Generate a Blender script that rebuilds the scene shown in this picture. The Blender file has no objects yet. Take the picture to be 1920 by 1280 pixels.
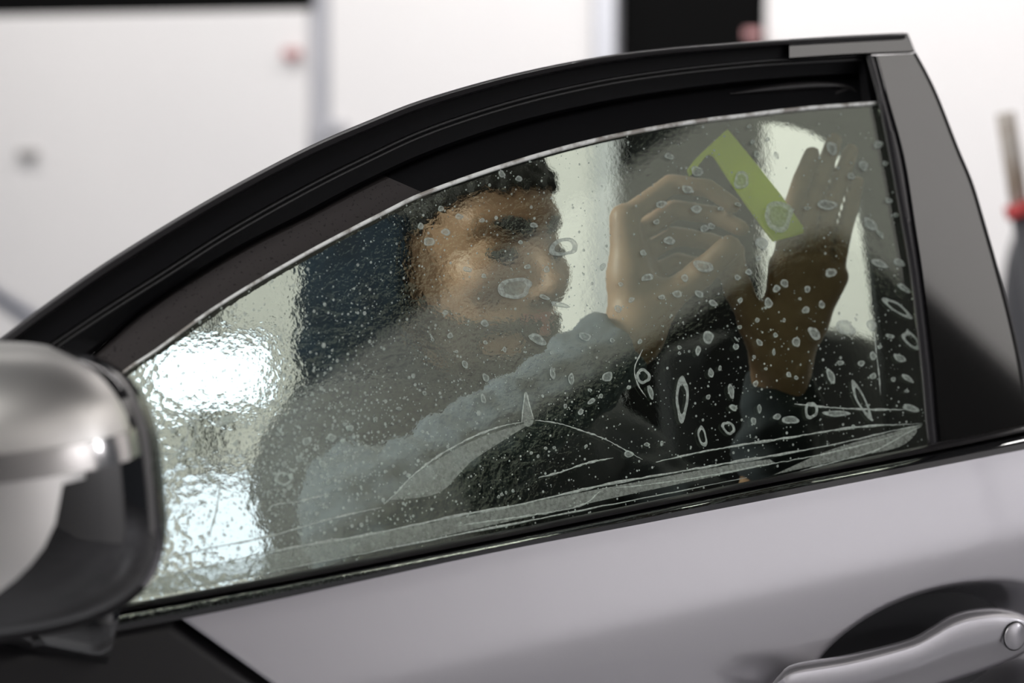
import bpy, bmesh, math, random
import numpy as np
from mathutils import Vector, Matrix

SC = bpy.context.scene
COL = SC.collection
rad = math.radians
rng = random.Random(7)

# ------------------------------------------------------------------ camera
FPX = 85.0 / 36.0 * 1920.0
YAW, PITCH, DIST = rad(28), rad(-5), 1.85
AIM = Vector((0, 0, 1.18))
D = Vector((math.sin(YAW) * math.cos(PITCH), math.cos(YAW) * math.cos(PITCH), math.sin(PITCH)))
R = D.cross(Vector((0, 0, 1))).normalized()
U = R.cross(D).normalized()
EYE = AIM - D * DIST
cam = bpy.data.cameras.new('camera'); cam.lens = 85; cam.sensor_width = 36
cam.clip_start = 0.05; cam.clip_end = 60
cam.dof.use_dof = True; cam.dof.focus_distance = 1.87; cam.dof.aperture_fstop = 3.6
co = bpy.data.objects.new('camera', cam); COL.objects.link(co)
co.matrix_world = Matrix(((R.x, U.x, -D.x, EYE.x), (R.y, U.y, -D.y, EYE.y), (R.z, U.z, -D.z, EYE.z), (0, 0, 0, 1)))
SC.camera = co
SC.view_settings.view_transform = 'Standard'; SC.view_settings.look = 'None'
SC.view_settings.gamma = 1; SC.view_settings.use_curve_mapping = False
SC.view_settings.exposure = 0.0
SC.cycles.use_denoising = True
SC.cycles.max_bounces = 12; SC.cycles.transmission_bounces = 8; SC.cycles.transparent_max_bounces = 16
SC.cycles.sample_clamp_indirect = 6; SC.cycles.caustics_reflective = False

# ------------------------------------------------------------------ world
w = bpy.data.worlds.new('world'); SC.world = w; w.use_nodes = True
w.node_tree.nodes['Background'].inputs[0].default_value = (0.75, 0.8, 0.9, 1)
w.node_tree.nodes['Background'].inputs[1].default_value = 0.10

def area(name, loc, target, sx, sy, power, color=(1, 1, 1)):
    l = bpy.data.lights.new(name, 'AREA'); l.shape = 'RECTANGLE'; l.size = sx; l.size_y = sy
    l.energy = power; l.color = color
    o = bpy.data.objects.new(name, l); COL.objects.link(o); o.location = loc
    o.rotation_euler = (Vector(target) - Vector(loc)).to_track_quat('-Z', 'Y').to_euler()
    return o

# ------------------------------------------------------------------ pixel rays and planes
def ray(px, py):
    return (D + R * ((px - 960) / FPX) - U * ((py - 640) / FPX)).normalized()
TH = rad(20)
N = Vector((0, -math.cos(TH), math.sin(TH)))            # window plane, leaning inwards
def hit(px, py, p0, n):
    r = ray(px, py)
    return EYE + r * ((p0 - EYE).dot(n) / r.dot(n))
def W(px, py, off=0.0):                                 # point on the window plane, off metres towards outside
    return hit(px, py, AIM + N * off, N)
Bf, Br = W(240, 1131), W(1761, 830)
BD = (Br - Bf).normalized()                             # belt direction
SN = Vector((0, -1, 0)); SN = (SN - BD * SN.dot(BD)).normalized()
SV = BD.cross(SN).normalized()
if SV.z > 0: SV = -SV
def S(px, py, off=0.0):                                 # point on the door skin plane
    return hit(px, py, Bf + SN * off, SN)
def mirror_hit_z(px, py, H):
    p = W(px, py); r = ray(px, py); r = r - N * (2 * r.dot(N))
    return p + r * ((H - p.z) / r.z)

HDIR = (Vector((D.x, D.y, 0))).normalized()
WA = rad(20)
WE = (R * math.cos(WA) - HDIR * math.sin(WA)).normalized()     # back wall direction
WN = Vector((-WE.y, WE.x, 0)); 
if WN.dot(D) > 0: WN = -WN
W0 = EYE + HDIR * 5.4
def B(px, py, off=0.0):                                 # point on the back wall
    return hit(px, py, W0 + WN * off, WN)

# ------------------------------------------------------------------ materials
def mat(name, col=(0.5, 0.5, 0.5), rough=0.5, metal=0.0, spec=0.5, coat=0.0, coat_r=0.03, noise=None, bump=None,
        emit=None, trans=0.0, ior=1.45, sheen=0.0, sub=0.0):
    m = bpy.data.materials.new(name); m.use_nodes = True
    nt = m.node_tree; b = nt.nodes['Principled BSDF']
    b.inputs['Base Color'].default_value = (*col, 1)
    b.inputs['Roughness'].default_value = rough; b.inputs['Metallic'].default_value = metal
    b.inputs['Specular IOR Level'].default_value = spec
    b.inputs['Coat Weight'].default_value = coat; b.inputs['Coat Roughness'].default_value = coat_r
    b.inputs['Transmission Weight'].default_value = trans; b.inputs['IOR'].default_value = ior
    b.inputs['Sheen Weight'].default_value = sheen
    if sub:
        b.inputs['Subsurface Weight'].default_value = sub
        b.inputs['Subsurface Radius'].default_value = (0.01, 0.004, 0.002)
    if emit:
        b.inputs['Emission Color'].default_value = (*emit[0], 1); b.inputs['Emission Strength'].default_value = emit[1]
    if noise:                                            # (scale, other colour, low, high)
        tc = nt.nodes.new('ShaderNodeTexCoord'); nz = nt.nodes.new('ShaderNodeTexNoise'); nz.inputs['Scale'].default_value = noise[0]
        nz.inputs['Detail'].default_value = 4
        mr = nt.nodes.new('ShaderNodeMapRange'); mr.inputs[1].default_value = noise[2]; mr.inputs[2].default_value = noise[3]
        mx = nt.nodes.new('ShaderNodeMix'); mx.data_type = 'RGBA'
        mx.inputs[6].default_value = (*col, 1); mx.inputs[7].default_value = (*noise[1], 1)
        nt.links.new(tc.outputs['Object'], nz.inputs['Vector']); nt.links.new(nz.outputs[0], mr.inputs[0])
        nt.links.new(mr.outputs[0], mx.inputs[0]); nt.links.new(mx.outputs[2], b.inputs['Base Color'])
    if bump:                                             # (scale, strength, distance)
        tc = nt.nodes.new('ShaderNodeTexCoord'); nz = nt.nodes.new('ShaderNodeTexNoise'); nz.inputs['Scale'].default_value = bump[0]
        bp = nt.nodes.new('ShaderNodeBump'); bp.inputs['Strength'].default_value = bump[1]; bp.inputs['Distance'].default_value = bump[2]
        nt.links.new(tc.outputs['Object'], nz.inputs['Vector']); nt.links.new(nz.outputs[0], bp.inputs['Height'])
        nt.links.new(bp.outputs[0], b.inputs['Normal'])
    return m

M = {}
M['paint'] = mat('silver_grey_paint', (0.43, 0.42, 0.445), 0.33, 0.75, coat=1.0, coat_r=0.02, bump=(1500, 0.04, 0.0004))
M['gloss_black'] = mat('gloss_black', (0.006, 0.006, 0.007), 0.04, spec=0.6, coat=1.0, coat_r=0.01)
M['frame'] = mat('satin_black_frame', (0.004, 0.004, 0.005), 0.42, spec=0.12)
M['pillar'] = mat('pillar_gloss_black', (0.008, 0.008, 0.008), 0.05, spec=0.9, coat=1.0, coat_r=0.02, ior=1.6)
M['black'] = mat('black_rubber', (0.004, 0.004, 0.005), 0.55, spec=0.25)
M['satin'] = mat('satin_black_trim', (0.014, 0.013, 0.014), 0.3, spec=0.5)
M['trim'] = mat('trim_painted_reflection', (0.042, 0.037, 0.037), 0.65, spec=0.3, noise=(420, (0.015, 0.013, 0.013), 0.62, 0.68))  # grey of a reflection on black trim, painted in with the spots
M['bead'] = mat('seal_bead', (0.03, 0.03, 0.03), 0.35, spec=0.5)
M['chrome'] = mat('satin_chrome', (0.66, 0.64, 0.62), 0.16, 1.0)
M['chan'] = mat('channel_rubber', (0.02, 0.019, 0.022), 0.25, spec=0.6)
M['silver'] = mat('brushed_aluminium', (0.86, 0.84, 0.81), 0.38, 1.0)
M['mirror'] = mat('mirror_glass', (0.9, 0.9, 0.9), 0.02, 1.0)
M['skin'] = mat('skin', (0.27, 0.16, 0.098), 0.5, spec=0.35, noise=(60, (0.22, 0.125, 0.076), 0.4, 0.7), bump=(130, 0.25, 0.0008))
M['lip'] = mat('lips', (0.36, 0.14, 0.11), 0.45)
M['hair'] = mat('dark_hair', (0.010, 0.008, 0.007), 0.6, bump=(260, 0.9, 0.003))
M['beard'] = mat('short_beard', (0.022, 0.014, 0.010), 0.8, noise=(300, (0.07, 0.045, 0.03), 0.52, 0.62), bump=(500, 0.8, 0.002))
M['hood'] = mat('navy_hood', (0.007, 0.013, 0.022), 0.9, spec=0.15, noise=(25, (0.006, 0.009, 0.015), 0.4, 0.6))
M['sleeve'] = mat('grey_blue_sleeve', (0.075, 0.09, 0.115), 0.9, sheen=0.1, noise=(90, (0.05, 0.06, 0.078), 0.4, 0.6), bump=(35, 0.5, 0.01))
M['vest'] = mat('dark_vest', (0.022, 0.026, 0.032), 0.8, noise=(30, (0.012, 0.014, 0.018), 0.4, 0.6), bump=(25, 0.5, 0.01))
M['trouser'] = mat('dark_trousers', (0.018, 0.022, 0.02), 0.85)
M['wall'] = mat('white_wall_panel', (0.82, 0.80, 0.79), 0.6, noise=(0.7, (0.76, 0.745, 0.74), 0.35, 0.65))
M['wall2'] = mat('grey_wall', (0.45, 0.44, 0.43), 0.7)
M['blackwall'] = mat('black_wall', (0.003, 0.003, 0.003), 0.9, spec=0.1)
M['floor'] = mat('grey_epoxy_floor', (0.30, 0.30, 0.31), 0.35, noise=(2, (0.25, 0.25, 0.26), 0.4, 0.6))
M['ceiling'] = mat('unlit_ceiling', (0.06, 0.06, 0.06), 0.8)  # dark colour stands for ceiling that gets no light
M['lightceil'] = mat('glowing_ceiling', (0.8, 0.78, 0.76), 0.6, emit=((1.0, 0.955, 0.92), 1.0))  # glow added so the ceiling reflects bright and lights the room
M['led'] = mat('led_panel', (0.9, 0.9, 0.9), 0.5, emit=((0.80, 0.88, 1.15), 2.6))
M['led2'] = mat('led_panel_low', (0.9, 0.9, 0.9), 0.5, emit=((0.62, 0.74, 1.15), 0.85))
M['red'] = mat('red_plastic', (0.45, 0.05, 0.05), 0.5)
M['faded'] = mat('faded_red_plastic', (0.5, 0.26, 0.26), 0.6)
M['hook'] = mat('grey_hook_plastic', (0.34, 0.33, 0.32), 0.6)
M['darkgrey'] = mat('dark_grey_plastic', (0.05, 0.05, 0.055), 0.5)
M['grey'] = mat('light_grey_metal', (0.5, 0.5, 0.53), 0.4, 0.3)
M['wood'] = mat('weathered_wood', (0.28, 0.22, 0.17), 0.6, noise=(30, (0.4, 0.36, 0.32), 0.4, 0.6))

def glass_mat(name, wet):
    m = bpy.data.materials.new(name); m.use_nodes = True; nt = m.node_tree; nt.nodes.clear(); L = nt.links
    out = nt.nodes.new('ShaderNodeOutputMaterial'); g = nt.nodes.new('ShaderNodeBsdfGlass')
    g.inputs['Color'].default_value = (0.85, 0.895, 0.82, 1); g.inputs['Roughness'].default_value = 0.0
    g.inputs['IOR'].default_value = 1.62
    L.new(g.outputs[0], out.inputs[0])
    tc = nt.nodes.new('ShaderNodeTexCoord')
    def math_(op, a, b=None, clamp=False):
        n = nt.nodes.new('ShaderNodeMath'); n.operation = op; n.use_clamp = clamp
        for i, v in enumerate((a, b)):
            if v is None: continue
            if isinstance(v, (int, float)): n.inputs[i].default_value = v
            else: L.new(v, n.inputs[i])
        return n.outputs[0]
    def noise(scale, detail=2, vec=None, dist=0):
        n = nt.nodes.new('ShaderNodeTexNoise'); n.inputs['Scale'].default_value = scale; n.inputs['Detail'].default_value = detail
        n.inputs['Distortion'].default_value = dist
        L.new(vec or tc.outputs['Object'], n.inputs['Vector']); return n.outputs[0]
    if wet:
        sep = nt.nodes.new('ShaderNodeSeparateXYZ'); L.new(tc.outputs['Object'], sep.inputs[0])
        x, y = sep.outputs[0], sep.outputs[1]
        def ramp(v, a, b):
            n = nt.nodes.new('ShaderNodeMapRange'); n.interpolation_type = 'SMOOTHSTEP'
            n.inputs[1].default_value = a; n.inputs[2].default_value = b; L.new(v, n.inputs[0]); return n.outputs[0]
        # wetness: heavy towards the mirror corner, thin film elsewhere
        wob = math_('MULTIPLY', math_('SUBTRACT', noise(9, 2), 0.5), 0.16)
        left = ramp(math_('ADD', x, wob), -0.21, -0.34)
        low = ramp(math_('ADD', y, wob), 0.02, -0.08)
        heavy = math_('MULTIPLY', left, math_('ADD', math_('MULTIPLY', low, 0.75), 0.25))
        fine = math_('MULTIPLY', noise(330, 2), 0.00011)
        midn = math_('MULTIPLY', noise(110, 2), 0.00016)
        midmask = ramp(x, 0.12, -0.08)
        big = math_('MULTIPLY', math_('MULTIPLY', noise(48, 4, dist=1.2), 0.0009), heavy)
        vor = nt.nodes.new('ShaderNodeTexVoronoi'); vor.feature = 'SMOOTH_F1'; vor.inputs['Scale'].default_value = 170
        L.new(tc.outputs['Object'], vor.inputs['Vector'])
        beads = math_('MULTIPLY', math_('MULTIPLY', vor.outputs['Distance'], 0.0005), left)
        h = math_('ADD', math_('ADD', math_('MULTIPLY', math_('ADD', fine, midn), math_('ADD', math_('MULTIPLY', midmask, 0.85), 0.15)), big), beads)
        bp = nt.nodes.new('ShaderNodeBump'); bp.inputs['Strength'].default_value = 1.0; bp.inputs['Distance'].default_value = 1.0
        L.new(h, bp.inputs['Height']); L.new(bp.outputs[0], g.inputs['Normal'])
    return m
M['glass'] = glass_mat('side_glass', False)
M['glass_wet'] = glass_mat('side_glass_wet_film', True)
M['glass_edge'] = mat('ground_glass_edge', (0.9, 0.92, 0.9), 0.12, spec=1.0, coat=1.0, noise=(60, (0.35, 0.33, 0.30), 0.45, 0.6))

def milky(name, col, a):
    m = bpy.data.materials.new(name); m.use_nodes = True; nt = m.node_tree; nt.nodes.clear(); L = nt.links
    out = nt.nodes.new('ShaderNodeOutputMaterial'); mx = nt.nodes.new('ShaderNodeMixShader'); mx.inputs[0].default_value = a
    t = nt.nodes.new('ShaderNodeBsdfTransparent'); p = nt.nodes.new('ShaderNodeBsdfPrincipled')
    p.inputs['Base Color'].default_value = (*col, 1); p.inputs['Roughness'].default_value = 0.35
    n = nt.nodes.new('ShaderNodeTexNoise'); n.inputs['Scale'].default_value = 350; tc = nt.nodes.new('ShaderNodeTexCoord')
    mr = nt.nodes.new('ShaderNodeMapRange'); mr.inputs[1].default_value = 0.3; mr.inputs[2].default_value = 0.7
    mr.inputs[3].default_value = min(1, a * 0.65); mr.inputs[4].default_value = min(1, a * 1.3)
    L.new(tc.outputs['Object'], n.inputs['Vector']); L.new(n.outputs[0], mr.inputs[0]); L.new(mr.outputs[0], mx.inputs[0])
    tr = nt.nodes.new('ShaderNodeBsdfTranslucent'); tr.inputs['Color'].default_value = (*col, 1)
    m2 = nt.nodes.new('ShaderNodeMixShader'); m2.inputs[0].default_value = 0.6
    L.new(p.outputs[0], m2.inputs[1]); L.new(tr.outputs[0], m2.inputs[2])
    L.new(t.outputs[0], mx.inputs[1]); L.new(m2.outputs[0], mx.inputs[2]); L.new(mx.outputs[0], out.inputs[0])
    return m
M['spot'] = milky('water_spot_rim', (0.86, 0.95, 0.90), 0.75)
M['spot_in'] = milky('water_spot_inside', (0.80, 0.90, 0.84), 0.45)
M['lime'] = milky('lime_plastic', (0.88, 0.98, 0.12), 1.6)
M['filmline'] = milky('film_edge_water', (0.92, 0.98, 0.94), 0.7)
M['filmthin'] = milky('film_lift', (0.80, 0.86, 0.80), 0.32)

# ------------------------------------------------------------------ object helpers
def empty(name, loc, label=None, cat=None, group=None):
    o = bpy.data.objects.new(name, None); COL.objects.link(o); o.location = loc
    tag(o, label, cat, group); return o
def tag(o, label=None, cat=None, group=None, kind=None):
    if label: o['label'] = label
    if cat: o['category'] = cat
    if group: o['group'] = group
    if kind: o['kind'] = kind
    return o
def world_of(o):
    m = Matrix.Identity(4)
    while o: m = o.matrix_parent_inverse @ o.matrix_basis @ m if o.parent else o.matrix_basis @ m; o = o.parent
    return m
def link(name, me, mats, parent=None, smooth=True, mw=None):
    o = bpy.data.objects.new(name, me); COL.objects.link(o)
    for m in (mats if isinstance(mats, (list, tuple)) else [mats]): me.materials.append(M[m])
    if smooth: me.polygons.foreach_set('use_smooth', [True] * len(me.polygons))
    if mw is not None: o.matrix_world = mw
    if parent:
        o.parent = parent; o.matrix_parent_inverse = world_full(parent).inverted()
    return o
def world_full(o):
    chain = []
    while o: chain.append(o); o = o.parent
    m = Matrix.Identity(4)
    for c in reversed(chain):
        m = m @ c.matrix_parent_inverse @ c.matrix_basis
    return m
def mesh(name, verts, faces, mats, parent=None, smooth=True, matidx=None, auto=None, mw=None):
    me = bpy.data.meshes.new(name); me.from_pydata([tuple(v) for v in verts], [], faces); me.validate()
    o = link(name, me, mats, parent, smooth, mw)
    if matidx is not None and len(matidx) == len(me.polygons): me.polygons.foreach_set('material_index', matidx)
    bm = bmesh.new(); bm.from_mesh(me); bmesh.ops.recalc_face_normals(bm, faces=bm.faces)
    if auto is not None:
        for e in bm.edges:
            if len(e.link_faces) == 2 and e.calc_face_angle(0) > rad(auto): e.smooth = False
    bm.to_mesh(me); bm.free(); me.update()
    return o
def curve(pts, n):                                       # Catmull-Rom, uniform in length
    P = [np.array(p, float) for p in pts]
    if len(P) == 2:
        return [tuple(P[0] + (P[1] - P[0]) * i / (n - 1)) for i in range(n)]
    P = [2 * P[0] - P[1]] + P + [2 * P[-1] - P[-2]]
    dense = []
    for i in range(1, len(P) - 2):
        for k in range(24):
            t = k / 24
            a, b, c, d = P[i - 1:i + 3]
            dense.append(0.5 * (2 * b + (c - a) * t + (2 * a - 5 * b + 4 * c - d) * t * t + (3 * b - a - 3 * c + d) * t ** 3))
    dense.append(P[-2]); dense = np.array(dense)
    s = np.concatenate([[0], np.cumsum(np.linalg.norm(np.diff(dense, axis=0), axis=1))])
    q = np.linspace(0, s[-1], n)
    return [tuple(np.interp(x, s, dense[:, j]) for j in range(dense.shape[1])) for x in q]
def strip(name, a, b, prof, mats, parent, fn=W, n=70, auto=40, caps=True):
    """sweep a closed section between two outlines; prof = (t across, offset outwards)"""
    A, Bc = curve(a, n), curve(b, n); V, F = [], []; k = len(prof)
    for i in range(n):
        for t, off in prof:
            V.append(fn(A[i][0] + (Bc[i][0] - A[i][0]) * t, A[i][1] + (Bc[i][1] - A[i][1]) * t, off))
    for i in range(n - 1):
        for j in range(k):
            F.append((i * k + j, i * k + (j + 1) % k, (i + 1) * k + (j + 1) % k, (i + 1) * k + j))
    if caps: F += [tuple(range(k)), tuple(range((n - 1) * k, n * k))]
    return mesh(name, V, F, mats, parent, auto=auto)
def tube(name, pts, r, mats, parent, seg=8, fn=None, jitter=0.0, flat=1.0):
    P = [Vector(p) for p in pts]; V, F = [], []; n = len(P)
    for i, p in enumerate(P):
        t = (P[min(i + 1, n - 1)] - P[max(i - 1, 0)]).normalized()
        a = t.cross(N if abs(t.dot(N)) < .95 else Vector((1, 0, 0))).normalized(); c = a.cross(t).normalized()
        rr = (r[i] if isinstance(r, (list, tuple)) else r) * (1 + jitter * (rng.random() * 2 - 1))
        for k in range(seg):
            q = 2 * math.pi * k / seg
            V.append(p + a * (rr * math.cos(q)) + c * (rr * flat * math.sin(q)))
    for i in range(n - 1):
        for k in range(seg):
            F.append((i * seg + k, i * seg + (k + 1) % seg, (i + 1) * seg + (k + 1) % seg, (i + 1) * seg + k))
    F += [tuple(range(seg)), tuple(range((n - 1) * seg, n * seg))]
    return mesh(name, V, F, mats, parent)
def box(name, c, ax, ay, az, hx, hy, hz, mats, parent=None, bev=0.0):
    bm = bmesh.new(); bmesh.ops.create_cube(bm, size=2)
    for v in bm.verts: v.co = Vector((v.co.x * hx, v.co.y * hy, v.co.z * hz))
    if bev: bmesh.ops.bevel(bm, geom=bm.edges[:], offset=bev, segments=3, profile=.5, affect='EDGES')
    ax, ay, az = Vector(ax).normalized(), Vector(ay).normalized(), Vector(az).normalized()
    for v in bm.verts: v.co = Vector(c) + ax * v.co.x + ay * v.co.y + az * v.co.z
    bmesh.ops.recalc_face_normals(bm, faces=bm.faces)
    me = bpy.data.meshes.new(name); bm.to_mesh(me); bm.free()
    return link(name, me, mats, parent, smooth=False)
def prism(name, pts, n, th, mats, parent=None, bev=0.0):
    bm = bmesh.new(); vs = [bm.verts.new(Vector(p)) for p in pts]; f = bm.faces.new(vs)
    g = bmesh.ops.extrude_face_region(bm, geom=[f])
    bmesh.ops.translate(bm, verts=[e for e in g['geom'] if isinstance(e, bmesh.types.BMVert)], vec=Vector(n) * th)
    if bev: bmesh.ops.bevel(bm, geom=bm.edges[:], offset=bev, segments=2, profile=.5, affect='EDGES')
    bmesh.ops.recalc_face_normals(bm, faces=bm.faces)
    me = bpy.data.meshes.new(name); bm.to_mesh(me); bm.free()
    return link(name, me, mats, parent, smooth=False)
Z = Vector((0, 0, 1)); X = Vector((1, 0, 0)); Y = Vector((0, 1, 0))

# ------------------------------------------------------------------ the room
H = 3.2
tag(box('floor', (0, 0, -0.05), X, Y, Z, 8, 8, 0.05, 'floor'), kind='structure')
# back wall: white panels left and right, joints recessed, a black bay between
def wz(px, z, off=0.0):
    p = B(px, 300, off); return Vector((p.x, p.y, z))
def wall_piece(name, px0, px1, z0, z1, m, off=0.0, th=0.06, parent=None, bev=0.003):
    a, b = wz(px0, 0, off), wz(px1, 0, off); c = (a + b) / 2; c.z = (z0 + z1) / 2
    return box(name, c - WN * th / 2, WE, WN, Z, (b - a).length / 2, th / 2, (z1 - z0) / 2, m, parent, bev=bev)
wall = wall_piece('wall_back', -4200, 7200, 0.001, H, 'wall2', off=-0.07, th=0.1); tag(wall, kind='structure')
zt = B(300, 24).z
wall_piece('panel', -3900, 577, 0.002, zt, 'wall', parent=wall)
wall_piece('panel', 620, 1112, 0.002, zt + 0.30, 'wall', parent=wall)
wall_piece('panel', 1432, 6500, 0.002, H - 0.01, 'wall', parent=wall)
wall_piece('black_bay', 1155, 1430, 0.002, H - 0.02, 'blackwall', off=-0.02, parent=wall)
wall_piece('corner_post', 1112, 1153, 0.002, H - 0.02, 'grey', off=0.02, th=0.09, parent=wall)
wall_piece('joint_strip', 578, 619, 0.002, H - 0.02, 'grey', off=-0.02, th=0.05, parent=wall)
wall_piece('upper_band', -3900, 583, zt + 0.002, H - 0.02, 'blackwall', off=0.0, parent=wall)
wall_piece('upper_band', 606, 1112, zt + 0.302, H - 0.02, 'blackwall', off=0.0, parent=wall)

# reflected side of the room: ceiling with an added glow and a black corner
A_, B_, C_ = mirror_hit_z(865, 880, H), mirror_hit_z(1545, 440, H), mirror_hit_z(1920, 722, H)
print('reflected', A_, B_, C_)
dAB = (B_ - A_).normalized(); dBC = (C_ - B_).normalized()
def vwall(name, p, q, m, th=0.08, side=None):
    p, q = Vector(p), Vector(q); d = (q - p).normalized(); n = Vector((-d.y, d.x, 0)).normalized()
    if n.dot(AIM - p) > 0: n = -n
    c = (p + q) / 2 + n * th / 2; c.z = H / 2
    return tag(box(name, c, d, n, Z, (q - p).length / 2, th / 2, H / 2, m), kind='structure')
ZB = 2.25
def vband(name, p, q, m, z0, z1, parent, off=0.02):
    p, q = Vector(p), Vector(q); d = (q - p).normalized(); n = Vector((-d.y, d.x, 0)).normalized()
    if n.dot(AIM - p) < 0: n = -n
    c = (p + q) / 2 + n * off; c.z = (z0 + z1) / 2
    return box(name, c, d, n, Z, (q - p).length / 2, .012, (z1 - z0) / 2, m, parent)
wf = vwall('wall_front', A_, B_, 'wall2'); wr_ = vwall('wall_right', B_, B_ + dBC * 6.0, 'wall2')
vwall('wall_left', A_ - dAB * 5.5, A_ - dAB * 0.02, 'wall')
vband('black_upper_cladding', A_, B_, 'blackwall', ZB, H - .001, wf); vband('black_upper_cladding', B_, B_ + dBC * 6, 'blackwall', ZB, H - .001, wr_)
vband('white_lower_cladding', A_, B_, 'wall', .002, ZB - .004, wf); vband('white_lower_cladding', B_, B_ + dBC * 6, 'wall', .002, ZB - .004, wr_)
# white side wall on the bonnet side and behind the camera
a1 = EYE + Vector((-2.6, -2.2, 0)); a2 = EYE + Vector((-2.2, 3.2, 0))
vwall('wall_side', (a1.x, a1.y, 0), (a2.x, a2.y, 0), 'wall')
# ceiling: unlit part coloured dark, glow added to the stretch by the black wall
P1, P2 = mirror_hit_z(690, 680, H), mirror_hit_z(860, 562, H)
wid = abs((P1 - A_).cross(dAB).z)
print('strip width', wid, 'dir', (P2 - P1).normalized(), dAB)
nin = Vector((-dAB.y, dAB.x, 0)); 
if nin.dot(P1 - A_) < 0: nin = -nin
a0 = A_ - dAB * 3.2; poly = [a0, B_, B_ + dBC * 5, A_ + nin * wid + dAB * 8, a0 + nin * wid]
for p in poly: p.z = H + .01
tag(prism('ceiling', poly, Z, .03, 'lightceil'), kind='structure')
ceil_y = (A_ + B_) / 2 + nin * (wid / 2); ceil_y.z = H
far = (ceil_y + nin * (wid / 2 + 4.05)); far.z = H + 0.07
tag(box('ceiling', far, dAB, nin, Z, 9, 4.0, 0.03, 'ceiling'), kind='structure')

# unseen fill lights, all added: back wall first, then the bonnet side
pw = wz(300, 2.9, 0) + WN * 0.9
area('back_wall_fill', wz(150, 3.0) + WN * 1.1, wz(250, 1.0), 2.2, 0.3, 27, (1, 0.97, 0.95))  # added light, source unseen, to brighten the back wall
area('back_wall_fill', wz(2000, 3.0) + WN * 1.1, wz(2000, 1.1), 2.2, 0.3, 38, (1, 0.96, 0.95))
area('bonnet_side_fill', Vector((-1.9, 0.9, 2.3)), Vector((0, 0.3, 1.2)), 0.9, 0.6, 85, (0.95, 0.97, 1.0))  # fill added from behind left to light the person's edges
for p_, q_, n_w, pw_ in ((A_, B_, 'front_wall_fill', 24), (B_, B_ + dBC * 3, 'right_wall_fill', 58)):
    m_ = (p_ + q_) / 2; d_ = (q_ - p_).normalized(); n_ = Vector((-d_.y, d_.x, 0))
    if n_.dot(AIM - m_) < 0: n_ = -n_
    l_ = Vector((m_.x, m_.y, 2.05)) + n_ * .75
    area(n_w, l_, Vector((m_.x, m_.y, .9)), 1.4, .2, pw_, (0.97, 0.96, 1.0))  # added fill so the lower walls reflect bright in the paint
area('mirror_cap_fill', (-1.6, -1.2, 3.1), (-0.9, -0.4, 1.0), 1.6, .7, 32, (1, .98, .96))  # unseen light added to brighten the mirror cap
area('side_wall_fill', (a1 + a2) / 2 + Vector((0.8, 0, 1.6)), (a1 + a2) / 2 + Vector((0, 0, -.1)), .3, 2.4, 70, (1, .98, .96))  # fill added to whiten the side wall for the mirror's reflections

# ------------------------------------------------------------------ the car
car = empty('car', (0.1, 0.1, 0), 'silver-grey car with its black-framed front side window wet and half covered in film', 'car')

OUT = [(-120, 715), (0, 634), (67, 583), (206, 486), (387, 376), (567, 280), (700, 222), (800, 184), (956, 140), (1112, 108), (1250, 90), (1400, 78), (1550, 69), (1695, 61)]
OUT2 = [(-110, 735), (10, 650), (80, 598), (216, 504), (396, 393), (574, 297), (706, 239), (806, 200), (960, 155), (1114, 122), (1252, 103), (1400, 90), (1552, 80), (1700, 72)]
RIB = [(-60, 755), (0, 712), (82, 655), (190, 583), (309, 508), (430, 431), (567, 354), (680, 297), (800, 242), (956, 191), (1112, 154), (1250, 132), (1400, 116), (1520, 108), (1632, 102)]
SEAL = [(20, 770), (60, 740), (175, 662), (260, 585), (361, 517), (460, 460), (567, 407), (680, 347), (800, 292), (956, 238), (1112, 200), (1250, 176), (1400, 157), (1520, 147), (1612, 142)]
GTOP = [(130, 775), (240, 692), (289, 660), (412, 572), (567, 480), (722, 399), (800, 362), (956, 308), (1112, 265), (1269, 234), (1400, 217), (1511, 204), (1648, 194)]
# outer silhouette: satin edge seal, then gloss frame, double bead, inner seal
strip('edge_seal', OUT, OUT2, [(0, -.030), (0, .002), (.3, .007), (.8, .008), (1, .002), (1, -.03)], 'satin', car)
strip('window_frame', OUT2, RIB, [(0, -.035), (0.0, .0), (.04, .0), (.9, -.0018), (1, -.008), (1, -.035)], 'frame', car)
def offs(c, dx, dy): return [(x + dx, y + dy) for x, y in c]
tube('frame_bead', [W(x, y, -.006) for x, y in curve(RIB, 80)], 0.0016, 'bead', car)
tube('frame_bead', [W(x, y, -.008) for x, y in curve(offs(RIB, 5, 8), 80)], 0.0013, 'bead', car)
strip('frame_seal', RIB, SEAL, [(0, -.04), (0, -.010), (.1, -.012), (.85, -.020), (1, -.028), (1, -.04)], 'black', car)
# inner trim between the seal and the glass edge: grey reflection with spots painted in towards the front, black to the rear
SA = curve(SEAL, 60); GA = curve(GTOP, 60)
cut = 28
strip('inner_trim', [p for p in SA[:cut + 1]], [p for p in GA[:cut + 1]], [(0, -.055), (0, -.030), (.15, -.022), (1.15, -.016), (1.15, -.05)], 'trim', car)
strip('inner_trim', [p for p in SA[cut:]], [p for p in GA[cut:]], [(0, -.055), (0, -.030), (.15, -.024), (1.12, -.016), (1.12, -.05)], 'black', car)
# curved grey reflections above the glass, shaped as tubes near the rear corner
tube('trim_reflection', [W(x, y, -.022) for x, y in curve([(1370, 176), (1450, 166), (1530, 160), (1590, 163), (1608, 180), (1612, 197)], 30)], [0.0005 + 0.0035 * math.sin(math.pi * i / 29) for i in range(30)], 'satin', car)
tube('trim_reflection', [W(x, y, -.023) for x, y in curve([(1510, 200), (1545, 187), (1575, 172), (1596, 165)], 16)], 0.0025, 'satin', car)

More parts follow.
